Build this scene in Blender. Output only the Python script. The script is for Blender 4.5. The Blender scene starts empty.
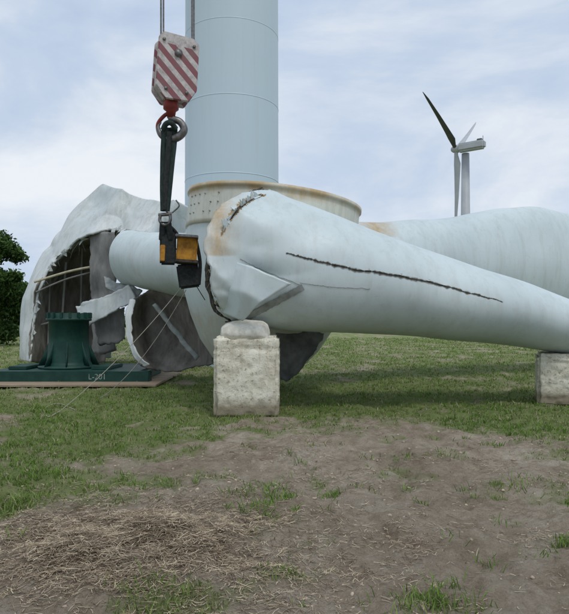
import bpy, bmesh, math, random
import numpy as np
from mathutils import Vector, Matrix
from mathutils.bvhtree import BVHTree
random.seed(7); rng=np.random.default_rng(11)
S=bpy.context.scene
S.view_settings.view_transform='Standard'; S.view_settings.look='None'; S.view_settings.exposure=0
CAMZ=1.6; F=600.0
def P(u,v,d):   # image pixel coordinates and assumed distance -> metres
    return Vector(((u-284.5)/F*d, d, CAMZ+(322-v)/F*d))
# ------------------------------------------------------------------ camera
cam=bpy.data.cameras.new("camera"); co=bpy.data.objects.new("camera",cam); S.collection.objects.link(co)
co.location=(0,0,CAMZ); co.rotation_euler=(math.radians(90),0,0)
cam.sensor_fit='VERTICAL'; cam.sensor_height=36; cam.lens=F/614*36; cam.shift_y=15/614; cam.clip_end=6000
S.camera=co
# ------------------------------------------------------------------ node helpers
def newmat(name,rough=0.8,metal=0.0,spec=0.3):
    m=bpy.data.materials.new(name); m.use_nodes=True; nt=m.node_tree
    b=nt.nodes['Principled BSDF']; b.inputs['Roughness'].default_value=rough; b.inputs['Metallic'].default_value=metal
    b.inputs['Specular IOR Level'].default_value=spec
    return m,nt,b
def N(nt,t,**k):
    n=nt.nodes.new(t)
    for a,v in k.items(): setattr(n,a,v)
    return n
def noise(nt,scale,detail=6,rough=.6,vec=None,mapscale=None,dist=0):
    n=N(nt,'ShaderNodeTexNoise'); n.inputs['Scale'].default_value=scale; n.inputs['Detail'].default_value=detail
    n.inputs['Roughness'].default_value=rough; n.inputs['Distortion'].default_value=dist
    if vec is None: vec=N(nt,'ShaderNodeNewGeometry').outputs['Position']
    if mapscale:
        mp=N(nt,'ShaderNodeMapping'); mp.inputs['Scale'].default_value=mapscale; nt.links.new(vec,mp.inputs['Vector']); vec=mp.outputs[0]
    nt.links.new(vec,n.inputs['Vector']); return n.outputs['Fac']
def ramp(nt,fac,stops):
    r=N(nt,'ShaderNodeValToRGB'); e=r.color_ramp.elements
    while len(e)<len(stops): e.new(.5)
    for i,(p,c) in enumerate(stops):
        e[i].position=p; e[i].color=(*c,1) if not isinstance(c,(int,float)) else (c,c,c,1)
    nt.links.new(fac,r.inputs[0]); return r.outputs[0]
def mix(nt,f,a,b,mode='MIX'):
    m=N(nt,'ShaderNodeMix',data_type='RGBA',blend_type=mode)
    for s,i in ((f,0),(a,6),(b,7)):
        if isinstance(s,(int,float)): m.inputs[i].default_value=s
        elif isinstance(s,tuple): m.inputs[i].default_value=(*s,1)
        else: nt.links.new(s,m.inputs[i])
    return m.outputs[2]
def math_(nt,op,a,b=0.0,clamp=False):
    m=N(nt,'ShaderNodeMath',operation=op); m.use_clamp=clamp
    for s,i in ((a,0),(b,1)):
        if isinstance(s,(int,float)): m.inputs[i].default_value=s
        else: nt.links.new(s,m.inputs[i])
    return m.outputs[0]
def attr(nt,name,out='Fac'):
    a=N(nt,'ShaderNodeAttribute'); a.attribute_name=name; return a.outputs[out]
def bump(nt,b,h,strength=.3,dist=.02):
    n=N(nt,'ShaderNodeBump'); n.inputs['Strength'].default_value=strength; n.inputs['Distance'].default_value=dist
    nt.links.new(h,n.inputs['Height']); nt.links.new(n.outputs[0],b.inputs['Normal'])
def simple(name,c1,c2,scale=8,rough=.7,metal=0,bs=.2,mapscale=None,spec=.3):
    m,nt,b=newmat(name,rough,metal,spec)
    f=noise(nt,scale,6,.65,mapscale=mapscale)
    nt.links.new(ramp(nt,f,[(.35,c1),(.65,c2)]),b.inputs['Base Color'])
    bump(nt,b,noise(nt,scale*4),bs,.01); return m
def paint(name,base,dark,dirt=.35,rust=(.34,.22,.11)):
    m,nt,b=newmat(name,.45,0,.35)
    big=noise(nt,.55,5,.55); streak=noise(nt,1.6,8,.7,mapscale=(2.5,2.5,.3)); fine=noise(nt,14,6,.7); scuff=noise(nt,3.2,9,.75,dist=.6)
    c=mix(nt,ramp(nt,big,[(.35,0.),(.7,1.)]),base,dark)
    c=mix(nt,math_(nt,'MULTIPLY',ramp(nt,streak,[(.47,0.),(.70,1.)]),dirt),c,(.31,.32,.27))
    c=mix(nt,math_(nt,'MULTIPLY',ramp(nt,scuff,[(.56,0.),(.64,1.)]),dirt*.7),c,(.34,.36,.33))
    c=mix(nt,math_(nt,'MULTIPLY',ramp(nt,fine,[(.60,0.),(.74,1.)]),dirt*1.1),c,(.22,.20,.16))
    st=attr(nt,'stain'); sm=math_(nt,'MULTIPLY',st,math_(nt,'ADD',.25,math_(nt,'MULTIPLY',noise(nt,5,7,.75,mapscale=(1,1,.4)),1.6)),True)
    sm=ramp(nt,sm,[(.3,0.),(.95,1.)])
    c=mix(nt,sm,c,mix(nt,noise(nt,25),rust,(.50,.41,.25)))
    nt.links.new(c,b.inputs['Base Color'])
    nt.links.new(ramp(nt,fine,[(.3,.38),(.8,.65)]),b.inputs['Roughness'])
    bump(nt,b,math_(nt,'ADD',noise(nt,2.2,4,.5),math_(nt,'MULTIPLY',scuff,.25)),.18,.03); return m
# ------------------------------------------------------------------ mesh helpers
def link(o,parent=None):
    S.collection.objects.link(o)
    if parent: o.parent=parent
    return o
def empty(name,loc=(0,0,0)):
    e=bpy.data.objects.new(name,None); e.empty_display_size=.3; S.collection.objects.link(e); return e
def meshobj(name,verts,faces,mat=None,parent=None,smooth=True):
    me=bpy.data.meshes.new(name); me.from_pydata([tuple(v) for v in verts],[],faces); me.update()
    if mat: me.materials.append(mat)
    if smooth: me.polygons.foreach_set('use_smooth',[True]*len(me.polygons))
    return link(bpy.data.objects.new(name,me),parent)
def cr(pts,t):
    n=len(pts)
    if n==2: return pts[0]*(1-t)+pts[1]*t
    s=t*(n-1); i=min(int(s),n-2); f=s-i
    p1,p2=pts[i],pts[i+1]; p0=pts[i-1] if i>0 else p1*2-p2; p3=pts[i+2] if i+2<n else p2*2-p1
    return .5*((2*p1)+(p2-p0)*f+(2*p0-5*p1+4*p2-p3)*f*f+(3*p1-p0-3*p2+p3)*f**3)
def lin(pts,t):
    n=len(pts); s=t*(n-1); i=min(int(s),n-2); return pts[i].lerp(pts[i+1],s-i)
from mathutils import noise as mn
FD=[Vector((random.gauss(0,1),random.gauss(0,.5),random.gauss(0,1))).normalized() for _ in range(7)]
def tri(x): x=x-math.floor(x); return 1-abs(2*x-1)
def crease(p,s,A):
    w_=mn.noise_vector(p*s*.45)*.9; r=0
    for i,d in enumerate(FD[:5]):
        g=max(0,mn.noise(p*s*.6+Vector((i*9.1,i*3.3,0)))+.15)
        r+=(tri(d.dot(p)*s*.42+w_[i%3]+i*.37)-.5)*g
    return Vector((mn.noise(p*s)*.25,-1,.1))*r*A
def surf(name,rows,nu,nv,mat,parent,thick=.04,dent=0.,dscale=1.2,jag=0.,off=1,crz=0.,cs=1.5,ang=0.,jag0=True):
    R=[[P(*p) if not isinstance(p,Vector) else p for p in r] for r in rows]
    ip=lambda a,t: cr(a,t).lerp(lin(a,t),ang)
    fine=[[ip(r,i/(nu-1)) for i in range(nu)] for r in R]
    vs=[]
    for j in range(nv):
        for i in range(nu):
            p=ip([fr[i] for fr in fine],j/(nv-1)) if len(fine)>2 else fine[0][i].lerp(fine[1][i],j/(nv-1))
            if jag and ((j==0 and jag0) or j==nv-1 or i in (0,nu-1)): p=p+mn.noise_vector(p*5)*jag+mn.noise_vector(p*21)*jag*.4
            if dent: p=p+mn.noise_vector(p*dscale)*dent
            if crz: p=p+crease(p,cs,crz)
            vs.append(p)
    fs=[(j*nu+i,j*nu+i+1,(j+1)*nu+i+1,(j+1)*nu+i) for j in range(nv-1) for i in range(nu-1)]
    o=meshobj(name,vs,fs,mat,parent)
    if thick:
        m=o.modifiers.new("s",'SOLIDIFY'); m.thickness=thick; m.offset=off
    return o
def tube(name,pts,r,mat,parent,smooth=True,radii=None,cyclic=False,res=3):
    c=bpy.data.curves.new(name,'CURVE'); c.dimensions='3D'; c.bevel_depth=r; c.bevel_resolution=res; c.use_fill_caps=True
    if smooth and len(pts)>2:
        pts2=[cr(pts,i/(len(pts)*6)) for i in range(len(pts)*6+1)]
        if radii: rr=[cr([Vector((q,0,0)) for q in radii],i/(len(pts)*6)).x for i in range(len(pts)*6+1)]
        else: rr=[1]*len(pts2)
    else: pts2=pts; rr=radii or [1]*len(pts)
    s=c.splines.new('POLY'); s.points.add(len(pts2)-1); s.use_cyclic_u=cyclic
    for k,(p,q) in enumerate(zip(pts2,rr)): s.points[k].co=(*p,1); s.points[k].radius=q
    c.materials.append(mat); s.use_smooth=True
    return link(bpy.data.objects.new(name,c),parent)
def fibres(name,path,n,L,r,mat,parent,dirn=Vector((0,-.3,-.4))):
    c=bpy.data.curves.new(name,'CURVE'); c.dimensions='3D'; c.bevel_depth=r; c.bevel_resolution=0
    for k in range(n):
        p=cr(path,random.random()); d=(Vector((random.gauss(0,1),random.gauss(0,.5),random.gauss(0,1)))*.6+dirn).normalized(); l=L*random.uniform(.3,1)
        s=c.splines.new('POLY'); s.points.add(3)
        for i in range(4):
            t=i/3; q=p+d*l*t+Vector((0,0,-.5))*l*t*t+mn.noise_vector(p*31+Vector((i,0,0)))*l*.08; s.points[i].co=(*q,1); s.points[i].radius=1-.7*t
    c.materials.append(mat); return link(bpy.data.objects.new(name,c),parent)
def shards(name,path,n,L,mat,parent,out=Vector((-.4,-.4,.2))):
    vs=[];fs=[]
    for k in range(n):
        p=cr(path,(k+random.random())/n); t=(cr(path,min(1,(k+.8)/n))-cr(path,max(0,(k-.2)/n))).normalized()
        d=(out+Vector((random.gauss(0,.4),random.gauss(0,.3),random.gauss(0,.4)))).normalized(); l=L*random.uniform(.3,1); w_=L*random.uniform(.2,.6)
        b_=len(vs); nrm=t.cross(d).normalized()*.012
        q=[p-t*w_-d*.05,p+t*w_-d*.05,p+t*w_*.5+d*l*.5,p+t*w_*random.uniform(-.6,.6)+d*l,p-t*w_*.7+d*l*.45]
        vs+=q+[x+nrm for x in q]; fs+=[tuple(b_+i for i in range(5)),tuple(b_+5+i for i in range(5))[::-1]]
        for i in range(5): fs.append((b_+i,b_+(i+1)%5,b_+5+(i+1)%5,b_+5+i))
    return meshobj(name,vs,fs,mat,parent,False)
def box(name,c,size,mat,parent,bev=.02,rot=(0,0,0),seg=2):
    bm=bmesh.new(); bmesh.ops.create_cube(bm,size=1)
    for v in bm.verts: v.co=Vector((v.co.x*size[0],v.co.y*size[1],v.co.z*size[2]))
    if bev: bmesh.ops.bevel(bm,geom=bm.edges[:],offset=bev,segments=seg,affect='EDGES')
    me=bpy.data.meshes.new(name); bm.to_mesh(me); bm.free(); me.materials.append(mat)
    o=link(bpy.data.objects.new(name,me),parent); o.location=c; o.rotation_euler=rot; return o
def revolve(name,prof,c,mat,parent,n=64,rot=(0,0,0),squash=1.0,stain=None):
    vs=[];fs=[]
    for r,z in prof:
        for k in range(n):
            a=2*math.pi*k/n; vs.append((r*math.cos(a),r*math.sin(a)*squash,z))
    for j in range(len(prof)-1):
        for k in range(n):
            fs.append((j*n+k,j*n+(k+1)%n,(j+1)*n+(k+1)%n,(j+1)*n+k))
    o=meshobj(name,vs,fs,mat,parent); o.location=c; o.rotation_euler=rot
    if stain:
        a=o.data.attributes.new('stain','FLOAT','POINT'); a.data.foreach_set('value',[stain(*v) for v in vs])
    bm=bmesh.new(); bm.from_mesh(o.data); bmesh.ops.recalc_face_normals(bm,faces=bm.faces); bm.to_mesh(o.data); bm.free()
    return o
def loft(name,secs,mat,parent,n=48,sub=6,dent=None,stain=None,cap=(True,True)):
    """secs: (centre Vector, half height, half depth, shear of near side in -x, axis dir for width (Vector))"""
    vs=[];fs=[];M=(len(secs)-1)*sub+1
    def it(k,t): return cr([Vector((s[k],0,0)) for s in secs],t).x
    for j in range(M):
        t=j/(M-1); c=cr([s[0] for s in secs],t); h=it(1,t); w=it(2,t); sh=it(3,t)
        wd=cr([s[4] for s in secs],t).normalized()
        for k in range(n):
            a=2*math.pi*k/n
            p=c+Vector((0,0,1))*h*math.sin(a)-wd*w*math.cos(a)+Vector((-1,0,0))*sh*max(-.2,math.cos(a))
            if dent: p=p+dent(p,a,t)
            vs.append(p)
    for j in range(M-1):
        for k in range(n): fs.append((j*n+k,j*n+(k+1)%n,(j+1)*n+(k+1)%n,(j+1)*n+k))
    if cap[0]: fs.append(tuple(range(n)))
    if cap[1]: fs.append(tuple((M-1)*n+k for k in range(n))[::-1])
    o=meshobj(name,vs,fs,mat,parent)
    if stain:
        a=o.data.attributes.new('stain','FLOAT','POINT'); a.data.foreach_set('value',[stain(v) for v in vs])
    bm=bmesh.new(); bm.from_mesh(o.data); bmesh.ops.recalc_face_normals(bm,faces=bm.faces); bm.to_mesh(o.data); bm.free()
    return o
# ------------------------------------------------------------------ materials
WHITE=paint("blade_paint",(.575,.655,.665),(.49,.57,.585),.27)
CREAM=paint("hub_paint",(.64,.65,.57),(.54,.56,.49),.50,(.42,.27,.12))
SHELL=paint("shell_paint",(.62,.65,.64),(.46,.52,.52),.55)
m,nt,b=newmat("tower_paint",.4,0,.4); TOWER=m
c=mix(nt,noise(nt,.25,4),(.45,.565,.62),(.51,.62,.67)); c=mix(nt,math_(nt,'MULTIPLY',ramp(nt,noise(nt,1.2,7,.7,mapscale=(4,4,.12)),[(.5,0.),(.75,1.)]),.16),c,(.36,.40,.41))
nt.links.new(c,b.inputs['Base Color'])
BLACK=simple("black_webbing",(.012,.014,.014),(.03,.035,.035),20,.8)
SLING=simple("dark_green_sling",(.012,.022,.02),(.03,.05,.045),25,.85,mapscale=(1,1,.3))
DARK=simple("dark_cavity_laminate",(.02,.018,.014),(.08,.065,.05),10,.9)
STEEL=simple("worn_steel",(.10,.10,.10),(.22,.21,.20),20,.45,.7)
GREEN=simple("green_enamel",(.006,.034,.026),(.014,.060,.045),3,.55,0,.15)
ORANGE=simple("orange_pad",(.55,.27,.03),(.28,.12,.02),9,.7)
REDP=simple("red_paint",(.26,.035,.025),(.13,.03,.025),14,.55)
GREY=simple("grey_laminate",(.20,.22,.21),(.34,.36,.35),6,.8)
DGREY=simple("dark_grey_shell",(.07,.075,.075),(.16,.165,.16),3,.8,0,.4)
FOAM=simple("yellow_core_foam",(.50,.46,.34),(.32,.29,.20),9,.9)
RUSTY=simple("rust_stained_laminate",(.20,.12,.05),(.42,.33,.20),9,.9,0,.4)
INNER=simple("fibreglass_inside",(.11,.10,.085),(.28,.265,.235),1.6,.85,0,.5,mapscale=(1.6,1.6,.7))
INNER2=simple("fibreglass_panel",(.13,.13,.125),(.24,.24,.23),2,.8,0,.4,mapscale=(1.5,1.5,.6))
ROPE=simple("rope",(.30,.28,.24),(.45,.42,.36),30,.9)
WOOD=simple("weathered_plywood",(.20,.15,.10),(.36,.28,.20),4,.85,mapscale=(.4,5,1))
BARK=simple("bark",(.06,.045,.03),(.12,.09,.06),12,.9)
# ------------------------------------------------------------------ world + sun
SE,SR=math.radians(60),math.radians(155)
w=bpy.data.worlds.new("World"); S.world=w; w.use_nodes=True; nt=w.node_tree; bg=nt.nodes['Background']
sky=N(nt,'ShaderNodeTexSky',sky_type='NISHITA'); sky.sun_disc=False; sky.sun_elevation=SE; sky.sun_rotation=SR
tc=N(nt,'ShaderNodeTexCoord').outputs['Generated']
n1=noise(nt,1.9,8,.54,tc,(1,1,2.4),.5); n2=noise(nt,6.0,6,.6,tc,(1,1,2.6),.3)
cl=math_(nt,'ADD',math_(nt,'MULTIPLY',n1,.80),math_(nt,'MULTIPLY',n2,.20))
cc=ramp(nt,cl,[(.37,(4.9,6.0,7.8)),(.47,(5.8,6.8,8.3)),(.55,(7.2,7.9,8.9)),(.64,(8.7,9.1,9.6))])
c=mix(nt,.95,sky.outputs[0],cc); nt.links.new(c,bg.inputs[0]); bg.inputs[1].default_value=.1
sl=bpy.data.lights.new("sun",'SUN'); sl.energy=1.5; sl.angle=math.radians(16); sl.color=(1,.97,.93)
so=link(bpy.data.objects.new("sun",sl))
sd=Vector((math.sin(SR)*math.cos(SE),math.cos(SR)*math.cos(SE),math.sin(SE))); so.rotation_euler=sd.to_track_quat('Z','Y').to_euler(); so.location=(0,0,60)
# ------------------------------------------------------------------ ground
T=rng.random((256,256))
def vn(x,y,s=0):
    x=np.asarray(x)+s*17.3; y=np.asarray(y)+s*5.1
    xi=np.floor(x).astype(int); yi=np.floor(y).astype(int); fx=x-xi; fy=y-yi; fx=fx*fx*(3-2*fx); fy=fy*fy*(3-2*fy)
    g=lambda a,b:T[a&255,b&255]
    return (g(xi,yi)*(1-fx)+g(xi+1,yi)*fx)*(1-fy)+(g(xi,yi+1)*(1-fx)+g(xi+1,yi+1)*fx)*fy
def fbm(x,y,s=0,o=5):
    r=0;a=.5;t=0
    for k in range(o): r=r+a*vn(x*2**k,y*2**k,s+k); t+=a; a*=.55
    return r/t
def uv2w(u,v): d=960/(v-322); return (u-284.5)/600*d,d
BL=[(20,480,50,40,.36),(110,412,130,22,.44),(60,440,100,26,.36),(170,450,70,18,.20),(268,502,45,18,.42),(12,506,26,14,.36),(535,425,75,14,.55),
    (490,488,50,13,.30),(150,600,30,14,.28),(430,604,30,10,.28),(365,498,20,8,.2),(400,398,220,20,.5),(330,430,80,9,.2),(140,492,45,10,.26),(190,470,40,10,.2),(568,545,14,10,.25),
    (340,462,130,28,-.20),(420,540,180,60,-.26),(130,555,110,45,-.40),(60,520,60,14,-.22),(120,462,50,7,-.16),(60,395,50,4,-.12),(490,470,40,8,-.2),(500,385,50,8,-.1),(246,424,35,5,-.3),(470,440,60,10,-.1)]
def gmask(x,y):
    yy=np.maximum(y,1.0)
    t=np.clip((yy-8.5)/4.5,0,1); m=.34+.56*t
    for (a,b,ru,rv,wt) in BL:
        X,Y=uv2w(a,b); RX=ru/600*Y*1.1; RY=abs(uv2w(a,b-rv)[1]-uv2w(a,min(b+rv,700))[1])/2*1.1
        m=m+wt*np.exp(-(((x-X)/RX)**2+((y-Y)/RY)**2))
    n=fbm(x*1.1,y*1.1,3,6)-.5; n2=fbm(x*4,y*4,9,5)-.5
    return np.clip((m+n*1.5+n2*1.0-.44)*2.2,0,1)
def height(x,y):
    fade=np.clip(1-(np.hypot(x,y-8)-20)/40,0,1)
    X,Y=uv2w(135,550)
    rut=np.abs(fbm(x*1.3+y*.25,y*.8,61,4)-.5)
    return fade*((fbm(x*.6,y*.6,1,3)-.5)*.12+(fbm(x*2.6,y*2.6,5,5)-.5)*.15-.12*np.exp(-(rut/.05)**2)*.38+(fbm(x*13,y*13,6,4)-.5)*.045)+.07*np.exp(-(((x-X)/.55)**2+((y-Y)/.5)**2))
def grow(start,step,end,f):
    out=[];v=start
    while v<end: step*=f; v+=step; out.append(v)
    return out
fx=list(np.arange(-6.5,6.5,.035)); g=grow(6.5,.05,1800,1.09); xs=np.array([-a for a in g[::-1]]+fx+g)
fy=list(np.arange(2.4,11,.03)); gy=grow(11,.04,2500,1.05); gb=grow(-2.4,.06,400,1.15); ys=np.array([-a for a in gb[::-1]]+fy+gy)
X,Y=np.meshgrid(xs,ys); Z=height(X,Y); G=gmask(X,Y)
nx,ny=len(xs),len(ys); co_=np.stack([X,Y,Z],-1).reshape(-1,3)
idx=np.arange(nx*ny).reshape(ny,nx); q=np.stack([idx[:-1,:-1],idx[:-1,1:],idx[1:,1:],idx[1:,:-1]],-1).reshape(-1,4)
def fastmesh(name,verts,faces,mat,attrs={},smooth=False):
    me=bpy.data.meshes.new(name); k=faces.shape[1]; me.vertices.add(len(verts)); me.vertices.foreach_set('co',verts.astype(np.float32).ravel())
    me.loops.add(faces.size); me.loops.foreach_set('vertex_index',faces.astype(np.int32).ravel())
    me.polygons.add(len(faces)); me.polygons.foreach_set('loop_start',np.arange(0,faces.size,k,dtype=np.int32))
    me.update(calc_edges=True)
    if smooth: me.polygons.foreach_set('use_smooth',np.ones(len(faces),bool))
    for a,v in attrs.items():
        if v.ndim==1: t=me.attributes.new(a,'FLOAT','POINT'); t.data.foreach_set('value',v.astype(np.float32))
        else: t=me.attributes.new(a,'FLOAT_COLOR','POINT'); t.data.foreach_set('color',np.c_[v,np.ones(len(v))].astype(np.float32).ravel())
    me.materials.append(mat); return link(bpy.data.objects.new(name,me))
m,nt,b=newmat("soil_and_grass",.95,0,.1)
d1=noise(nt,1.1,9,.72,dist=.4); d2=noise(nt,7,9,.78); d3=noise(nt,70,5,.75); d4=noise(nt,.45,5,.6)
soil=ramp(nt,d1,[(.34,(.22,.165,.11)),(.47,(.41,.335,.25)),(.58,(.55,.475,.38)),(.68,(.66,.59,.49))])
soil=mix(nt,.5,soil,ramp(nt,d2,[(.34,(.14,.105,.07)),(.5,(.42,.35,.265)),(.66,(.66,.58,.475))]))
soil=mix(nt,ramp(nt,d4,[(.4,.35),(.6,0.)]),soil,(.22,.17,.115))
soil=mix(nt,.5,soil,ramp(nt,d3,[(.3,.4),(.58,1.)]),'MULTIPLY')
gr=mix(nt,d2,(.065,.115,.024),(.20,.285,.075)); gr=mix(nt,ramp(nt,d1,[(.42,0.),(.68,.5)]),gr,(.28,.29,.12))
f=math_(nt,'MULTIPLY',attr(nt,'grass'),.85)
nt.links.new(mix(nt,f,soil,gr),b.inputs['Base Color'])
bump(nt,b,math_(nt,'ADD',d2,math_(nt,'MULTIPLY',d3,.5)),1.,.05)
fastmesh("ground",co_,q,m,{'grass':G.ravel()},True)
# ------------------------------------------------------------------ grass blades
def colmat(name,rough=.8,trans=True):
    m,nt,b=newmat(name,rough,0,.15); nt.links.new(attr(nt,'col','Color'),b.inputs['Base Color'])
    if trans:
        t=N(nt,'ShaderNodeBsdfTranslucent'); nt.links.new(attr(nt,'col','Color'),t.inputs[0]); mx=N(nt,'ShaderNodeMixShader'); mx.inputs[0].default_value=.3
        nt.links.new(b.outputs[0],mx.inputs[1]); nt.links.new(t.outputs[0],mx.inputs[2]); nt.links.new(mx.outputs[0],nt.nodes['Material Output'].inputs[0])
    return m
def blades(name,x,y,h,wd,lean,colr,mat,z0=None):
    n=len(x); z=height(x,y) if z0 is None else z0; a=rng.random(n)*2*math.pi; la=rng.random(n)*2*math.pi
    dx,dy=np.cos(a)*wd,np.sin(a)*wd; lx,ly=np.cos(la)*lean*h,np.sin(la)*lean*h
    v=np.zeros((n,5,3))
    v[:,0]=np.c_[x-dx,y-dy,z-.01]; v[:,1]=np.c_[x+dx,y+dy,z-.01]
    v[:,2]=np.c_[x-dx*.8+lx*.35,y-dy*.8+ly*.35,z+h*.6]; v[:,3]=np.c_[x+dx*.8+lx*.35,y+dy*.8+ly*.35,z+h*.6]; v[:,4]=np.c_[x+lx,y+ly,z+h*.95]
    b_=np.arange(n)[:,None]*5
    f=np.concatenate([b_+np.array([[0,1,3]]),b_+np.array([[0,3,2]]),b_+np.array([[2,3,4]])])
    return fastmesh(name,v.reshape(-1,3),f,mat,{'col':np.repeat(colr,5,axis=0)})
def cand(n,y0,y1,pw=1.0):
    y=y0*(y1/y0)**(rng.random(n)**pw); x=(rng.random(n)*2-1)*(.56*y+1.2); return x,y
def gcol(n,x,y,g0=(.135,.225,.04)):
    tone=fbm(x*.9,y*.9,31,4)[:,None]; r=rng.random((n,1)); r2=rng.random((n,1))
    c=np.array(g0)*(.5+.9*r); yel=np.clip((tone-.45)*2.4,0,1)*.5+.15*(r2>.7)
    c=c*(1-yel)+np.array([.32,.32,.14])*(.6+.6*r)*yel; return np.where(r2>.86,np.array([.42,.36,.25])*(.6+.6*r),c)
x,y=cand(950000,2.6,60)
g_=gmask(x,y); clump=np.clip((fbm(x*9,y*9,21,3)-.42)*5,0,1)
keep=rng.random(len(x))<(g_**1.3)*(.12+.88*clump)*.44
x,y,g_,clump=x[keep],y[keep],g_[keep],clump[keep]; n=len(x)
h=(.015+.045*rng.random(n)**1.6)*(.6+.7*g_*clump)*(1+np.clip(y-12,0,30)*.03); wd=.002+.00042*y
GM=colmat("grass_blades"); blades("grass",x,y,h,wd,.3+1.0*rng.random(n),gcol(n,x,y),GM)
print("grass",n)
tx=[];ty=[]
TU=[(268,500,46,14,34),(20,470,50,44,40),(12,508,20,8,14),(535,430,80,16,60),(150,602,30,12,13),(430,606,34,8,12),(40,412,12,5,26),(490,490,50,8,16),(120,420,130,24,60),(400,405,190,18,60),(140,492,50,10,12),(567,548,8,6,5),(250,420,70,12,16),(360,500,60,14,8),(300,450,160,20,14),(470,560,90,40,8),(246,418,36,2,14)]
for (u,v,ru,rv,k) in TU:
    for _ in range(k):
        X0,Y0=uv2w(u+random.gauss(0,.55)*ru,v+random.gauss(0,.55)*rv); nb=random.randint(6,26)
        rr=random.uniform(.02,.08); tx+=[X0+random.gauss(0,rr) for _ in range(nb)]; ty+=[Y0+random.gauss(0,rr) for _ in range(nb)]
tx=np.array(tx);ty=np.array(ty);n=len(tx)
blades("grass_tufts",tx,ty,.025+.075*rng.random(n)**1.5,.0022+.0003*ty,.5+1.1*rng.random(n),gcol(n,tx,ty,(.125,.235,.035)),GM)
# dry straw
SM=colmat("straw",.85,False)
def straw(name,x,y,L,wd,lift,colr):
    n=len(x); z=height(x,y)+rng.random(n)*lift+.003; a=rng.random(n)*2*math.pi; e=(rng.random(n)-.5)*.5; bend=(rng.random(n)-.5)*.9
    d=np.c_[np.cos(a),np.sin(a),e*.35]; s=np.c_[-np.sin(a),np.cos(a),0*a]; c0=np.c_[x,y,z]
    v=np.zeros((n,6,3))
    for k,t in enumerate((-.5,0,.5)):
        mid=c0+d*(t*L)[:,None]+s*((.25-t*t)*bend*L)[:,None]
        up=np.c_[0*a,0*a,wd*.5]; v[:,2*k]=mid-s*wd[:,None]; v[:,2*k+1]=mid+s*wd[:,None]+up
    b_=np.arange(n)[:,None]*6
    f=np.concatenate([b_+np.array([[0,1,3,2]]),b_+np.array([[2,3,5,4]])])
    return fastmesh(name,v.reshape(-1,3),f,SM,{'col':np.repeat(colr,6,axis=0)})
n0=30000; X0,Y0=uv2w(135,548)
sx=np.r_[X0+rng.normal(0,.50,n0),X0+.1+rng.normal(0,.85,10000)]; sy=np.r_[Y0+rng.normal(0,.42,n0),Y0+.3+rng.normal(0,.65,10000)]
k=(rng.random(len(sx))<np.clip((fbm(sx*2.5,sy*2.5,41,4)-.3)*3,0.15,1))&(sy>2.8); sx,sy=sx[k],sy[k]
x,y=cand(150000,2.7,18); k=rng.random(len(x))<np.clip((fbm(x*2,y*2,51,5)-.46)*4,.04,1)*.55; sx=np.r_[sx,x[k]]; sy=np.r_[sy,y[k]]; n=len(sx)
r=rng.random((n,1)); pal=np.where(rng.random((n,1))>.45,np.array([.43,.355,.25]),np.array([.22,.16,.105]))*(.45+.95*r)
dens=np.exp(-(((sx-X0)/.7)**2+((sy-Y0)/.6)**2))
straw("dry_straw",sx,sy,.03+.12*rng.random(n)**1.5*(.4+dens),.0007+.0008*rng.random(n)+.00012*sy,.012+.05*dens,pal)
# clods
x,y=cand(16000,2.7,15); k=rng.random(len(x))<np.clip(1.1-gmask(x,y)*1.3,.05,1)*np.clip((fbm(x*1.5,y*1.5,71,4)-.35)*4,.1,1); x,y=x[k],y[k]; n=len(x)
base=np.array([[1,0,0],[-1,0,0],[0,1,0],[0,-1,0],[0,0,1],[0,0,-1],[.6,.6,.5],[-.6,.6,.5],[.6,-.6,.5],[-.6,-.6,.5]])
s=(.003+.02*rng.random(n)**6)*(1+.05*y)
v=np.c_[x,y,height(x,y)-s*.3][:,None]+base[None]*s[:,None,None]*(.5+.9*rng.random((n,10,3)))*np.array([1,1,.6])
ft=np.array([[4,0,6],[4,6,2],[4,2,7],[4,7,1],[4,1,9],[4,9,3],[4,3,8],[4,8,0],[6,0,2],[7,2,1],[9,1,3],[8,3,0],[5,2,0],[5,1,2],[5,3,1],[5,0,3]])
f=(np.arange(n)[:,None,None]*10+ft[None]).reshape(-1,3)
fastmesh("soil_clods",v.reshape(-1,3),f,SM,{'col':np.repeat(np.array([.38,.31,.235])*(.45+.8*rng.random((n,1))),10,axis=0)})
# ------------------------------------------------------------------ tower
tw=empty("wind_turbine_tower"); TD=23.0; tx0=(232-284.5)/600*TD
revolve("tower_shell",[(1.80,-.2),(1.785,6),(1.765,14),(1.71,30),(1.60,60),(1.58,60.1),(0,60.1)],(tx0,TD,0),TOWER,tw,96)
for z in (6.9,9.7,12.4): revolve("weld_seam",[(1.785-.0028*(z-6),-.02),(1.794-.0028*(z-6),-.01),(1.794-.0028*(z-6),.01),(1.785-.0028*(z-6),.02)],(tx0,TD,z),TOWER,tw,96)
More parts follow.
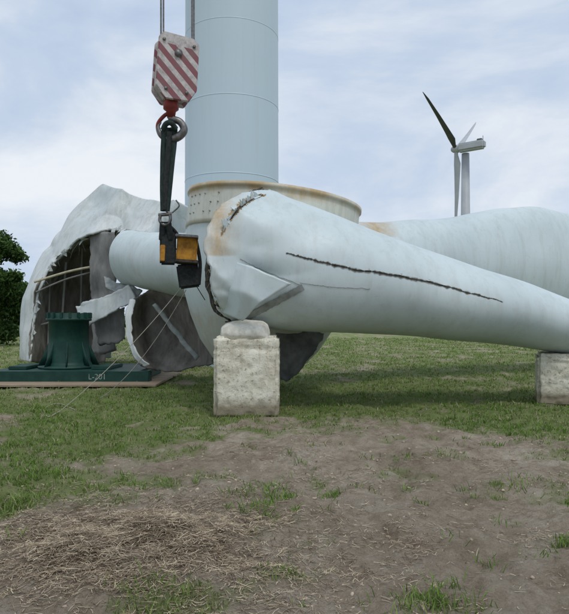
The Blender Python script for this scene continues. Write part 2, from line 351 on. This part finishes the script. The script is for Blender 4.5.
# ------------------------------------------------------------------ fallen rotor
ro=empty("fallen_wind_turbine_rotor")
HD=14.0; hc=P(262,322,HD); hz=lambda v:(322-v)/600*HD
pr=[(0,hz(383)),(.35,hz(382)),(.7,hz(376)),(1.05,hz(362)),(1.38,hz(345)),(1.66,hz(322)),(1.86,hz(300)),(1.93,hz(275)),(1.95,hz(250)),(1.94,hz(224))]
tilt=(0,math.radians(6.2),0)
hubr=revolve("spinner_nose_cone",pr,hc,WHITE,ro,96,tilt,stain=lambda x,y,z:.5 if z<.1 else (.45 if z>hz(240) else .15))
def rst(x,y,z):
    n_=mn.noise(Vector((x,y,z))*1.7)
    return max(0,1-abs(z-hz(203))/.30)*(.75+.6*n_)+.14+max(0,n_)*.35+(.25 if z<hz(230) else 0)
pr2=[(1.92,hz(238)),(1.98,hz(238))]+[(1.98,hz(238-k*4)) for k in range(1,8)]+[(1.98,hz(206)),(2.02,hz(205.5)),(2.02,hz(202)),(1.86,hz(202)),(1.86,hz(218)),(0,hz(218))]
ring=revolve("hub_flange",pr2,hc,CREAM,ro,96,tilt,stain=rst)
boltm=bpy.data.meshes.new("bolt"); bm=bmesh.new(); bmesh.ops.create_cone(bm,segments=10,radius1=.017,radius2=.017,depth=.03,cap_ends=True); bm.to_mesh(boltm); bm.free(); boltm.materials.append(GREY)
for i in range(6):
    for j in range(3):
        if (i+j)%5==4: continue
        a=math.radians(206+i*6); p=Vector((math.cos(a)*1.985,math.sin(a)*1.985,hz(212+j*8)+.0))
        o=bpy.data.objects.new("bolt_hole",boltm); link(o,ro); pp=Matrix.Rotation(tilt[1],4,'Y')@p; o.location=hc+pp
        o.rotation_euler=Vector((math.cos(a),math.sin(a),0)).to_track_quat('Z','Y').to_euler()
# near blade
YV=Vector((0,1,0))
st=[(252,195,326,11.3,1.22,.66),(272,193,329,11.3,1.2,.56),(300,203,331,11.35,1.18,.35),(330,214,332,11.4,1.15,.12),(370,231,334,11.5,1.1,0),(405,243,336,11.6,1.05,0),
    (440,255,339,11.7,1.0,0),(480,268,342,11.85,.95,0),(520,282,347,12.0,.9,0),(560,298,353.5,12.2,.85,0),(600,313,361,12.4,.8,0),(680,338,372,12.8,.7,0),(800,360,382,13.4,.5,0),(930,377,386,14,.25,0)]
def bdent(p,a,t):
    k=max(0,1-t*4.2)**.8; e=max(0,1-t*14)
    return mn.noise_vector(p*1.0)*(.02+.05*k)+crease(p,1.1,.46*k)+crease(p+Vector((5,2,1)),2.3,.10*k)+mn.noise_vector(p*.5)*.03+Vector((1,0,0))*(mn.noise(p*2.2)+.4*mn.noise(p*7))*.13*e
secs=[(P(u,(a+b_)/2,d),(b_-a)/2/600*d,w_,s_,YV) for (u,a,b_,d,w_,s_) in st]
b1=loft("near_blade",secs,WHITE,ro,220,14,bdent,lambda v:(.75*max(0,1-abs(v[0]+1.15)/.75)*(1 if v[2]>2.7 else .5)),cap=(False,True))
md=b1.modifiers.new("s",'SOLIDIFY'); md.thickness=.05; md.offset=-1
bvh=BVHTree.FromPolygons([v.co.copy() for v in b1.data.vertices],[tuple(p.vertices) for p in b1.data.polygons])
def onblade(u,v,off=.006):
    d=(P(u,v,1)-Vector((0,0,CAMZ))).normalized(); h=bvh.ray_cast(Vector((0,0,CAMZ)),d)
    return (h[0]-d*off) if h[0] else P(u,v,11)
def strip(name,path,wid,mat,off=.006,n=40,jit=0,wob=0,seed=0):
    vs=[];fs=[]
    pts=[Vector((p[0],p[1],0)) for p in path]
    for i in range(n):
        t=i/(n-1); c=cr(pts,t); c2=cr(pts,min(1,t+.01)); c1=cr(pts,max(0,t-.01)); dr=(c2-c1).normalized(); nr=Vector((-dr.y,dr.x,0))
        ww=wid(t) if callable(wid) else wid; ww*=1+jit*(mn.noise(Vector((t*60,seed,3)))+.6*mn.noise(Vector((t*170,seed,9)))); ww=max(.15,ww)
        c=c+nr*wob*(mn.noise(Vector((t*14,seed,1)))+.4*mn.noise(Vector((t*60,seed,5))))
        for s_ in (-.5,0,.5): q_=c+nr*ww*s_; vs.append(onblade(q_.x,q_.y,off))
    for i in range(n-1):
        for k in (0,1): fs.append((i*3+k,i*3+k+1,i*3+k+4,i*3+k+3))
    return meshobj(name,vs,fs,mat,ro)
CR=[(286,253),(305,258),(330,264),(365,271),(400,276),(440,285),(475,294),(503,302)]
prof=lambda t:(.25+math.sin(math.pi*min(1,t+.02))**.7)
strip("crack_chipped_edge",CR,lambda t:2.6*prof(t),GREY,.006,240,1.2,1.4)
strip("leading_edge_crack",CR,lambda t:1.2*prof(t),DARK,.012,240,1.4,1.4)
strip("crack_lifted_lip",[(a,b-2.0) for a,b in CR[1:-1]],lambda t:.7*prof(t),WHITE,.03,200,.9,1.4)
strip("laminate_strip",[(303,287),(285,297),(265,308),(247,318)],6.5,GREY,.025,50,.25,.6)
strip("laminate_edge",[(300,283),(330,287),(370,289)],.7,GREY,.008,60,.7,.8,2)
strip("skin_crease",[(240,259),(262,270),(300,285)],.7,GREY,.008,60,.7,1.0,3)
strip("skin_crease",[(225,322),(245,321),(268,328)],1.2,DARK,.008,30,.7,1,5)
sp2=lambda t:math.sin(math.pi*min(1,max(0,t)))**.6
strip("root_tear_edge",[(266,194),(252,198),(240,206),(229,219),(221,236)],lambda t:5.5*sp2(t)+.3,RUSTY,.010,120,1.0,1.4,11)
strip("root_tear",[(263,194),(251,199),(239,208),(229,221)],lambda t:2.6*sp2(t)+.2,DARK,.02,120,1.3,1.4,11)
rim=[(264,190),(247,197),(230,212),(217,234),(210,262),(211,290),(222,314),(240,325)]
def rp(i,du,dv,off): u,v=rim[i]; q_=onblade(min(u+14,262),v,0) ; d=q_.y; return P(u+du,v+dv,d+off)
surf("root_inner_lining",[[rp(i,-1,0,.14) for i in range(8)],[rp(i,-5+(i in(0,7))*4,0,.6) for i in range(8)]],60,5,DARK,ro,.02,.04,3,.03)  # dark colour puts the shadow of the gap behind the rim into this band
rpath=[rp(i,3,0,.02) for i in range(8)]
tpath=[onblade(u,v,.02) for u,v in ((260,195),(250,200),(240,207),(230,219),(224,230))]
shards("torn_root_shards",tpath,12,.17,WHITE,ro,Vector((-.5,-.5,.5)))
shards("torn_core_shards",[p+Vector((-.03,.10,0)) for p in rpath],16,.09,FOAM,ro)
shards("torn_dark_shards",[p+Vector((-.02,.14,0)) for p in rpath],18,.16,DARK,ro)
fibres("torn_fibres",rpath,60,.22,.0025,GREY,ro)
surf("peeled_skin_flap",[[(243,214,10.95),(252,203,11.0),(262,191,11.1),(277,191,11.2)],[(262,220,10.45),(274,213,10.5),(290,208,10.85),(308,210,11.1)]],40,14,WHITE,ro,.035,.02,2.5,.04,crz=.10,cs=1.6,ang=.5)
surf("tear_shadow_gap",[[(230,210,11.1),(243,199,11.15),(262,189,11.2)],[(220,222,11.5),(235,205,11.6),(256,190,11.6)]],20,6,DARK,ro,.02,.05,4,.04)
surf("peeled_lower_skin",[[(216,256,10.5),(215,285,10.35),(223,313,10.4)],[(250,266,9.92),(243,292,9.90),(236,318,10.2)],[(292,284,9.90),(262,302,9.92),(243,320,10.2)]],30,24,WHITE,ro,.015,.01,3,.015,crz=.06,cs=1.6,ang=.85)
# far blade
D2=Vector((-.35,1,0)).normalized()
st=[(330,222,300,15.0,1.1),(360,222,300,15.6,1.1),(400,221,302,16.4,1.1),(440,219,308,17.2,1.1),(475,212,314,17.9,1.1),(510,208,320,18.6,1.0),(545,209,324,19.2,.95),(580,217,328,19.8,.85),(640,238,330,21,.7),(760,275,332,23,.5),(950,322,338,26,.2)]
secs=[(P(u,(a+b_)/2,d),(b_-a)/2/600*d,w_,0,D2) for (u,a,b_,d,w_) in st]
loft("far_blade",secs,WHITE,ro,64,8,lambda p,a,t:mn.noise_vector(p*.8)*.06+crease(p,.6,.10),lambda v:max(0,1-abs(v[0]-2.3)/1.1)*(.85 if v[2]>3.7 else .35))
# left blade root
D3=Vector((.6,1,0)).normalized()
st=[(127,233,283,17.9,.70),(129,231,285,17.8,.74),(140,231,287,17.2,.8),(155,232,291,16.5,.9),(180,233,296,15.4,.95),(205,235,300,14.4,1.0)]
secs=[(P(u,(a+b_)/2,d),(b_-a)/2/600*d,w_,0,D3) for (u,a,b_,d,w_) in st]
loft("left_blade_root",secs,WHITE,ro,64,8,lambda p,a,t:mn.noise_vector(p*1.2)*.04+crease(p,1.0,.12),lambda v:.3)
# torn shell
R0=[(24,358,21),(22,330,21),(25,298,21),(42,252,21),(70,215,21),(104,186,21),(126,195,20),(155,201,18.5),(192,207,16.6)]
Rm=[(26,360,20.2),(26,331,20.2),(29,299,20.2),(47,254,20.1),(78,224,20),(112,209,19.6),(132,213,18.9),(158,219,17.7),(192,225,16)]
R1=[(32,362,19.7),(33,332,19.7),(37,301,19.7),(52,264,19.7),(77,243,19.5),(112,230,19),(130,231,18.3),(158,236,17.3),(192,244,15.8)]
surf("torn_blade_shell",[R0,Rm,R1],170,40,SHELL,ro,.06,.03,.9,.05,-1,crz=.85,cs=.62,ang=.8,jag0=False)
surf("torn_blade_shell_back",[R0,[(60,352,24),(60,320,24),(62,290,24),(72,255,24),(90,225,24),(112,205,23.5),(135,210,22),(160,220,20.5),(195,225,18)],[(110,358,24),(110,330,24.2),(112,300,24.3),(114,280,24.3),(120,262,24),(135,255,23.5),(150,255,22.5),(170,260,21),(197,262,18.5)]],170,24,SHELL,ro,.06,.03,.9,.05,-1,crz=.85,cs=.62,ang=.8,jag0=False)
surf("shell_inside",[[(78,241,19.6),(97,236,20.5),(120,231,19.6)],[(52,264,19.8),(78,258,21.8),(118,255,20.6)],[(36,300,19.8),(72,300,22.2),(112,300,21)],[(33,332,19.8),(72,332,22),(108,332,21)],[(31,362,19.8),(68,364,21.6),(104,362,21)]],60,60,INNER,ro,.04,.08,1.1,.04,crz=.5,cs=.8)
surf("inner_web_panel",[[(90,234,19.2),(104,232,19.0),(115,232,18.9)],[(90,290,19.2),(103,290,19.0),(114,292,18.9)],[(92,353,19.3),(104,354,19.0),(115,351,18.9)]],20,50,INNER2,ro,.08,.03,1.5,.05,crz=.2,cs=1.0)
shp=[P(*q) for q in R1]
shards("shell_torn_edge",shp[1:8],26,.22,SHELL,ro,Vector((.2,-.1,-.5))); fibres("shell_fibres",shp[1:8],60,.4,.005,GREY,ro,Vector((.2,-.2,-.8)))
for (a,b_,d,r_) in (((34,282),(108,264),19.3,.04),((36,292),(92,272),19.6,.03),((40,325),(92,316),20.2,.035),((60,352),(66,262),20.4,.04),((82,248),(80,350),20.6,.035),((48,350),(50,275),20.3,.03)):
    tube("stiffener",[P(*a,d),P((a[0]+b_[0])/2,(a[1]+b_[1])/2-2,d+.2),P(*b_,d-.1)],r_,FOAM if r_>.035 and a[0]<40 and a[1]<300 else INNER2,ro)
surf("broken_laminate_panel",[[(74,306,17.4),(100,297,17.2),(130,286,16.9)],[(84,328,17.2),(108,315,17.1),(136,299,16.8)]],40,14,SHELL,ro,.05,.03,2,.05,crz=.15,cs=1.1)
surf("broken_laminate_sheet",[[(104,276,17.8),(118,282,17.6),(142,290,17.0)],[(106,286,17.6),(118,293,17.3),(136,300,16.9)]],26,10,GREY,ro,.04,.03,2,.05,crz=.1,cs=1.4)
surf("broken_laminate_panel",[[(92,318,17.6),(108,312,17.5),(124,306,17.4)],[(100,346,17.5),(112,344,17.4),(124,340,17.4)]],20,14,INNER2,ro,.05,.03,2,.07,crz=.15,cs=1.3)
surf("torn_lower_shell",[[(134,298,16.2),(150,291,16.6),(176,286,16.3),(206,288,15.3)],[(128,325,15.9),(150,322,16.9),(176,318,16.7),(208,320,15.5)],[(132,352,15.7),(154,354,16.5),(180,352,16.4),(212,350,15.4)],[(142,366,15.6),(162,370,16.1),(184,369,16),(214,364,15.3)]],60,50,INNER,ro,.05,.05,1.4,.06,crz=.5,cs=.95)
surf("torn_lower_lip",[[(130,300,15.9),(126,326,15.7),(132,354,15.5),(143,366,15.4)],[(136,300,15.8),(131,326,15.6),(137,352,15.4),(149,364,15.3)]],40,6,SHELL,ro,.03,.05,2,.04,crz=.06)
surf("split_spar",[[(152,305,15.4),(172,330,15.3),(196,362,15.1)],[(155,303,15.4),(175,327,15.3),(199,358,15.1)]],30,4,GREY,ro,.03,.04,2,.03)
surf("spinner_dark_panel",[[(275,331,12.5),(298,332,12.6),(324,333,12.9)],[(278,352,12.5),(296,354,12.6),(316,350,12.9)],[(280,378,12.6),(288,381,12.7),(300,370,12.9)]],26,24,DGREY,ro,.03,.02,2,.05,crz=.2,cs=1.3)  # added dark grey sheet that darkens the lower right of the nose cone
# ------------------------------------------------------------------ concrete blocks
m,nt,b=newmat("whitewashed_concrete",.9,0,.15); CONC=m
a1=noise(nt,3,8,.7); a2=noise(nt,16,8,.78); a3=noise(nt,3,7,.7,mapscale=(3,3,.35))
c=ramp(nt,a1,[(.3,(.60,.56,.43)),(.6,(.82,.79,.67))]); c=mix(nt,math_(nt,'MULTIPLY',ramp(nt,a2,[(.55,0.),(.61,1.)]),.8),c,(.26,.21,.13))
c=mix(nt,math_(nt,'MULTIPLY',ramp(nt,a3,[(.5,0.),(.7,1.)]),.45),c,(.40,.34,.22))
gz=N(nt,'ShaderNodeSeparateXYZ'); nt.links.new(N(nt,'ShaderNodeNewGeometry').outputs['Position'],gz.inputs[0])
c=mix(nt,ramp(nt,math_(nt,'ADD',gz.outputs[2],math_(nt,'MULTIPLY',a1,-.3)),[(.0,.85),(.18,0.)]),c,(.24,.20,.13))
nt.links.new(c,b.inputs['Base Color']); bump(nt,b,math_(nt,'ADD',a2,a1),.8,.03)
def block(name,cx,cy,sx_,sy_,h,rz=0):
    bm=bmesh.new(); bmesh.ops.create_cube(bm,size=1)
    for v in bm.verts: v.co=Vector((v.co.x*sx_,v.co.y*sy_,v.co.z*(h+.06)))
    bmesh.ops.bevel(bm,geom=bm.edges[:],offset=.05,segments=3,affect='EDGES')
    bmesh.ops.subdivide_edges(bm,edges=[e for e in bm.edges if e.calc_length()>.3],cuts=34,use_grid_fill=True)
    bm.normal_update()
    for v in bm.verts:
        p=v.co*1.0+Vector((cx*3,0,0)); n_=mn.fractal(p*5,1,2,5); c_=max(0,mn.noise(p*9)-.2)
        e=(abs(v.co.x)>sx_/2-.07)+(abs(v.co.y)>sy_/2-.07)+(abs(v.co.z)>h/2-.07)
        g_=math.exp(-((v.co.z-h*.36-.02*mn.noise(p*3))/.02)**2)*.025
        v.co+=v.normal*(n_*.018-c_*.05-g_-(.09*max(0,mn.noise(p*5)) if e>1 else 0))
    me=bpy.data.meshes.new(name); bm.to_mesh(me); bm.free(); me.materials.append(CONC)
    me.polygons.foreach_set('use_smooth',[True]*len(me.polygons))
    o=link(bpy.data.objects.new(name,me)); o.location=(cx,cy,h/2-.03); o.rotation_euler=(0,0,rz); return o
cb=block("concrete_block",-.655,10.85,1.12,1.3,1.36)
rz=math.radians(-21); L_=P(537,0,11.8); cx=L_.x+math.cos(rz)*.65-math.sin(rz)*.6; cy=L_.y+math.sin(rz)*.65+math.cos(rz)*.6
block("concrete_block.001",cx,cy,1.3,1.2,.975,rz)
vs=[];fs=[];nu_,nv_=72,24
for j in range(nv_+1):
    ph=math.pi*j/nv_
    for i in range(nu_):
        a=2*math.pi*i/nu_; sp=lambda t,e:math.copysign(abs(t)**e,t)
        tp=1-.13*math.cos(ph)
        p=Vector((.43*tp*sp(math.cos(a),.4)*sp(math.sin(ph),.45),.46*tp*sp(math.sin(a),.4)*sp(math.sin(ph),.45),.17*sp(math.cos(ph),.8)))
        vs.append(p+mn.noise_vector(p*3)*.03+mn.noise_vector(p*9)*.012)
for j in range(nv_):
    for i in range(nu_): fs.append((j*nu_+i,j*nu_+(i+1)%nu_,(j+1)*nu_+(i+1)%nu_,(j+1)*nu_+i))
SACK=simple("support_pad_plaster",(.52,.50,.42),(.80,.79,.71),7,.9,0,.5)
pad=meshobj("support_pad",vs,fs,SACK,None); pad.location=(-.69,10.68,1.46)
# ------------------------------------------------------------------ green stand
gs=empty("green_steel_stand"); sx0=(69-284.5)/600*16.6; sy0=16.6
revolve("pedestal",[(0,.34),(.80,.34),(.80,.40),(.62,.42),(.58,.52),(.53,1.0),(.53,1.62),(.60,1.64),(.60,1.70),(.55,1.71),(.55,1.84),(.50,1.84),(.50,1.5),(0,1.5)],(sx0,sy0,0),GREEN,gs,48)
for k in range(16):
    a=2*math.pi*k/16; box("bolt_lug",(sx0+.56*math.cos(a),sy0+.56*math.sin(a),1.78),(.10,.07,.16),GREEN,gs,.01,(0,0,a))
for k in range(8):
    a=2*math.pi*(k+.3)/8
    surf("gusset",[[Vector((sx0+r_*math.cos(a),sy0+r_*math.sin(a),z)) for r_,z in ((.5,1.15),(.56,.95))],[Vector((sx0+r_*math.cos(a),sy0+r_*math.sin(a),z)) for r_,z in ((.5,.4),(.80,.4))]],3,3,GREEN,gs,.03)
px0,px1=(-14-284.5)/600*15.4,(150-284.5)/600*15.4
box("base_beam_front",((px0+px1)/2,15.45,.20),(px1-px0,.34,.28),GREEN,gs,.02)
box("base_beam_rear",((px0+px1)/2-.3,18.0,.20),(px1-px0,.34,.28),GREEN,gs,.02)
box("base_plate",((px0+px1)/2-.15,16.7,.31),((px1-px0)*.92,2.3,.05),GREEN,gs,.01)
for x_ in (px0+.5,px1-.35): box("side_beam",(x_,16.7,.19),(.3,2.14,.2),GREEN,gs,.015)
for dx in (-1.1,1.1): box("raised_step",(sx0+dx,16.5,.38),(.5,1.3,.09),GREEN,gs,.02)
tcu=bpy.data.curves.new("label",'FONT'); tcu.body="L-201"; tcu.size=.20; tcu.extrude=.002; tcu.materials.append(simple("white_lettering",(.40,.43,.40),(.07,.12,.09),18))
to=link(bpy.data.objects.new("stencil_label",tcu),gs); to.location=((88-284.5)/600*15.27,15.276,.14); to.rotation_euler=(math.radians(90),0,0)
wb=empty("plywood_boards")
for k in range(3):
    box("board",((px0+px1)/2+.25+random.uniform(-.1,.1),15.1+k*1.25,.055),((px1-px0)*1.03,1.2,.05),WOOD,wb,.006,(0,0,random.uniform(-.02,.02)))
# ------------------------------------------------------------------ crane hook block
hb=empty("crane_hook_block"); K=11.0
m,nt,b=newmat("red_white_stripes",.5,0,.35)
tcn=N(nt,'ShaderNodeTexCoord').outputs['Object']; sp_=N(nt,'ShaderNodeSeparateXYZ'); nt.links.new(tcn,sp_.inputs[0])
s_=math_(nt,'ADD',math_(nt,'MULTIPLY',sp_.outputs[0],.9),sp_.outputs[2]); s_=math_(nt,'FRACT',math_(nt,'DIVIDE',math_(nt,'ADD',s_,5.05),.27)); s_=math_(nt,'GREATER_THAN',s_,.48)
s_=math_(nt,'MULTIPLY',s_,math_(nt,'LESS_THAN',sp_.outputs[2],.40))
grime=ramp(nt,noise(nt,9,8,.75),[(.42,0.),(.72,.85)])
nt.links.new(mix(nt,grime,mix(nt,s_,(.52,.49,.47),(.22,.07,.085)),(.15,.12,.105)),b.inputs['Base Color']); STR=m
WHT=simple("block_white",(.50,.49,.46),(.34,.32,.29),10,.5)
bc=P(174.5,72,K); RZ=math.radians(24)
def plate(name,poly,y,th,mat,par):
    bm=bmesh.new(); f_=bm.faces.new([bm.verts.new((x,y,z)) for x,z in poly]); r_=bmesh.ops.extrude_face_region(bm,geom=[f_])
    for v in [g for g in r_['geom'] if isinstance(g,bmesh.types.BMVert)]: v.co.y+=th
    bmesh.ops.recalc_face_normals(bm,faces=bm.faces); bmesh.ops.bevel(bm,geom=bm.edges[:],offset=.012,segments=2,affect='EDGES')
    me=bpy.data.meshes.new(name); bm.to_mesh(me); bm.free(); me.materials.append(mat); return link(bpy.data.objects.new(name,me),par)
hbx=empty("block_body"); hbx.parent=hb; hbx.location=bc; hbx.rotation_euler=(0,math.radians(4),RZ)
poly=[(-.36,.50),(-.28,.60),(.28,.60),(.38,.50),(.39,-.34),(.26,-.56),(-.18,-.59),(-.36,-.38)]
plate("cheek_plate_front",poly,-.21,.07,STR,hbx); plate("cheek_plate_back",poly,.14,.07,STR,hbx)
plate("centre_weight",[(.34,.12),(.34,-.29),(.22,-.5),(-.15,-.53),(-.33,-.32),(-.33,.12)],-.139,.278,WHT,hbx)
for y_ in (-.07,.07):
    revolve("sheave",[(0,-.035),(.29,-.035),(.31,-.03),(.26,0),(.31,.03),(.29,.035),(0,.035)],(0,y_,.26),STEEL,hbx,40,(math.radians(90),0,0))
revolve("axle_cap",[(0,-.25),(.07,-.25),(.07,.25),(0,.25)],(0,0,.26),STEEL,hbx,20,(math.radians(90),0,0))
for q_ in ((-.27,.45),(.28,.45),(.2,-.42),(-.18,-.42)): revolve("cheek_bolt",[(0,-.235),(.03,-.235),(.03,.235),(0,.235)],(q_[0],0,q_[1]),STEEL,hbx,8,(math.radians(90),0,0))
for (u0,u1) in ((160,161),(163,163.5),(190.5,192),(193,194)):
    tube("hoist_rope",[P(u1,62,K),P(u0,-900,K)],.016,STEEL,hb,False)
revolve("hook_swivel",[(0,.10),(.12,.10),(.14,.04),(.14,-.06),(.09,-.10),(.07,-.22),(0,-.22)],P(171,106,K),REDP,hb,24)
hk=[P(171,112,K),P(171,118,K),P(180,122,K),P(184,130,K),(P(178,137,K)),P(169,139,K),P(161,135,K),P(158,127,K),P(161,122,K)]
tube("hook",hk,.055,STEEL,hb,True,[.9,1.1,1.2,1.3,1.35,1.25,1.0,.7,.3])
hk2=[P(171,112,K),P(164,116,K),P(158,124,K),P(159,133,K),P(166,138,K)]
tube("hook_safety_shackle",hk2,.035,REDP,hb)
tube("hook_latch",[P(171,118,K),P(163,128,K)],.022,REDP,hb,False)
# slings
sg=empty("lifting_sling")
def strap(name,pts,w_,t_,mat,ang=0):
    vs=[];fs=[];n_=24
    for i in range(n_):
        c=cr(pts,i/(n_-1)); a=ang+.25*math.sin(i*.35); ax=Vector((math.cos(a),math.sin(a),0)); ay=Vector((-math.sin(a),math.cos(a),0))
        ww=w_(i/(n_-1)) if callable(w_) else w_
        for k in range(10): b_=2*math.pi*k/10; vs.append(c+ax*ww*math.cos(b_)+ay*t_*math.sin(b_))
    for i in range(n_-1):
        for k in range(10): fs.append((i*10+k,i*10+(k+1)%10,(i+1)*10+(k+1)%10,(i+1)*10+k))
    return meshobj(name,vs,fs,mat,sg)
strap("sling_leg",[P(166,128,K-.05),P(164.5,150,K),P(163.5,180,K),P(163.5,211,K)],lambda t:.08-.02*t,.05,SLING,.2)
strap("sling_leg",[P(173,128,K+.03),P(172,150,K),P(169.5,180,K),P(166.5,211,K)],lambda t:.09-.03*t,.05,SLING,-.2)
strap("sling_leg",[P(169.5,132,K-.10),P(168,155,K-.08),P(166,182,K-.05),P(165,210,K-.03)],.05,.04,BLACK,.5)
tube("sling_eye",[P(163,130,K-.08),P(166,124,K-.12),P(171,123,K-.12),P(176,129,K-.05)],.05,SLING,sg)
tube("shackle_bow",[P(160.5,214,K),P(160,221,K),P(165,225,K),P(170,221,K),P(169.5,214,K),P(165,209,K)],.03,STEEL,sg,True)
tube("shackle_pin",[P(158.5,215,K),P(171.5,214,K)],.032,STEEL,sg,False)
tube("secondary_rope",[P(176,200,K),P(179,206,K),P(172,213,K)],.014,STEEL,sg)
for (p_,q_,w_) in (((163,222),(162,240),.06),((168,222),(171,240),.06)):
    strap("lower_sling",[P(*p_,K),P((p_[0]+q_[0])/2,(p_[1]+q_[1])/2,K+.05),P(*q_,K+.1)],w_,.035,BLACK,.2)
box("edge_protector",P(168,247,K+.15),(.30,.16,.66),BLACK,sg,.03,(0,0,.2))
box("protector_flap",P(162.5,253,K+.03),(.09,.04,.30),ORANGE,sg,.012,(0,0.05,.2))
cl_=empty("lifting_clamp")
box("clamp_pad",P(187,250,11.3),(.38,.30,.53),ORANGE,cl_,.025,(0,math.radians(3),.15))
box("clamp_jaw",P(188.5,276,11.3),(.40,.34,.44),BLACK,cl_,.03,(0,math.radians(-8),.15))
box("clamp_plate",P(187,237,11.2),(.42,.36,.05),STEEL,cl_,.01,(0,math.radians(3),.15))
box("clamp_band",P(187,262,11.13),(.41,.36,.06),DARK,cl_,.01,(0,math.radians(3),.15))
tube("clamp_strap",[P(180,238,11.2),P(174,230,11.1),P(167,224,K)],.03,BLACK,cl_)
tube("clamp_strap",[P(196,240,11.4),P(200,262,11.5),P(199,284,11.5)],.035,BLACK,cl_)
# tag lines
tg=empty("tag_line_rope")
def sag(a,b_,s_,n_=9): return [a.lerp(b_,i/n_)-Vector((0,0,s_*4*(i/n_)*(1-i/n_))) for i in range(n_+1)]
def gp(u,v): x_,y_=uv2w(u,v); return Vector((x_,y_,float(height(np.array([x_]),np.array([y_]))[0])+.02))
tube("rope",sag(P(186,290,11.3),gp(100,398),.25),.007,ROPE,tg)
tube("rope",sag(P(180,289,11.3),gp(60,412),.12),.006,ROPE,tg)
tube("rope",[gp(60,412),gp(48,416),gp(44,408),gp(58,404),gp(75,410)],.007,ROPE,tg)
tube("rope",sag(P(165,226,11.0),P(205,300,12.2),.05),.008,BLACK,tg)
# ------------------------------------------------------------------ distant turbine
wt=empty("wind_turbine"); D=200
WT=simple("turbine_grey",(.36,.38,.40),(.42,.44,.46),.3,.5,0,0); WTD=simple("turbine_dark",(.06,.065,.07),(.09,.095,.10),.3,.5,0,0)
tc_=P(465.5,150,D); revolve("tower",[(1.9,0),(1.7,20),(1.25,tc_.z-1.2),(0,tc_.z-1.1)],(tc_.x,D,0),WT,wt,32)
nax=Vector((-.8,.6,0)); hub=P(456,149,D); hh=Vector((.6,.8,0))
na=math.atan2(-nax.y,-nax.x)
box("nacelle",hub-nax*5.2,(9.0,2.8,2.8),WT,wt,.6,(0,0,na),3)
box("nacelle_roof_unit",hub-nax*8+Vector((0,0,1.6)),(1.6,1.6,.6),WTD,wt,.1,(0,0,na)); tube("wind_vane",[hub-nax*9+Vector((0,0,1.3)),hub-nax*9+Vector((0,0,2.8))],.08,WTD,wt,False)
q3=nax.to_track_quat('Z','Y').to_euler(); o=revolve("hub",[(1.3,-1.2),(1.35,0),(1.1,1.0),(.6,1.6),(0,1.8)],hub,WT,wt,24); o.rotation_euler=q3
for k,(an,mt) in enumerate(((-86,WT),(34,WT),(154,WTD))):  # up-left blade takes the dark grey, its backlit shade put into the colour
    a=math.radians(an); dr=hh*math.cos(a)+Vector((0,0,1))*math.sin(a); nrm=dr.cross(nax).normalized()
    vs=[];fs=[]
    for i,(r_,ch,th) in enumerate(((0,.6,.6),(2,.65,.55),(5,1.15,.3),(8,1.0,.22),(16,.7,.13),(24,.42,.08),(27,.1,.03))):
        for k2 in range(16):
            b_=2*math.pi*k2/16; vs.append(hub+dr*r_+nax*(ch*math.cos(b_)-(.3*ch if i>1 else 0)+.0015*r_*r_)+nrm*th*math.sin(b_))
    for i in range(6):
        for k2 in range(16): fs.append((i*16+k2,i*16+(k2+1)%16,(i+1)*16+(k2+1)%16,(i+1)*16+k2))
    meshobj("blade",vs,fs,mt,wt)
# ------------------------------------------------------------------ foliage
LM=colmat("leaves",.7,True)
def leafcloud(cl,n,size,name,parent=None,base=(.035,.075,.018)):
    cl=np.array(cl); w_=cl[:,3]**2; pi=rng.choice(len(cl),n,p=w_/w_.sum()); d=rng.normal(size=(n,3)); d/=np.linalg.norm(d,axis=1)[:,None]
    rr=(rng.random(n)**.45)*(1+.25*rng.normal(size=n)); p=cl[pi,:3]+d*(cl[pi,3]*rr)[:,None]*np.array([1,1,.8])
    a=rng.normal(size=(n,3)); a/=np.linalg.norm(a,axis=1)[:,None]; b_=np.cross(a,rng.normal(size=(n,3))); b_/=np.linalg.norm(b_,axis=1)[:,None]
    s_=size*(.5+rng.random((n,1))); v=np.stack([p-a*s_,p+b_*s_*.5,p+a*s_,p-b_*s_*.5],1)
    lum=(.55+.5*d[:,2:3]*.5+.5*rng.random((n,1)))*(.6+.8*rng.random(len(cl))[pi][:,None])
    o=fastmesh(name,v.reshape(-1,3),(np.arange(n)[:,None]*4+np.arange(4)[None]),LM,{'col':np.repeat(np.clip(np.array(base)*lum*1.4,.004,1),4,axis=0)})
    if parent: o.parent=parent
    return o
tr=empty("tree"); TB=Vector((-19.9,40,0))
tube("trunk",[TB,TB+Vector((.1,0,1.5)),TB+Vector((-.1,.1,3)),TB+Vector((.1,0,5.5))],.22,BARK,tr,True,[1.3,1,.7,.3])
cl=[]
for k in range(40):
    a=random.uniform(0,6.28); zz=random.uniform(.8,7.0); rad=2.7*math.sqrt(max(.1,1-((zz-3.4)/4.2)**2))*random.uniform(.3,1)
    e=TB+Vector((math.cos(a)*rad,math.sin(a)*rad,zz)); cl.append((*e,random.uniform(.45,.95)))
    if k%2==0: tube("limb",[TB+Vector((0,0,min(zz*.6,4))),(TB+Vector((0,0,zz*.75))).lerp(e,.4),e],.07,BARK,tr,True,[1,.7,.2])
leafcloud(cl,34000,.13,"crown",tr,(.045,.085,.022))
cl=[]
for k in range(520):
    x_=random.uniform(-330,330); y_=190+random.uniform(-15,25); r_=random.uniform(1.5,3.6); cl.append((x_,y_,r_*.6,r_))
for k in range(90):
    x_=random.uniform(-60,-22); y_=66+random.uniform(-8,12); r_=random.uniform(.6,1.3); cl.append((x_,y_,r_*.6,r_))
leafcloud(cl,60000,.5,"distant_treeline",None,(.05,.085,.03))
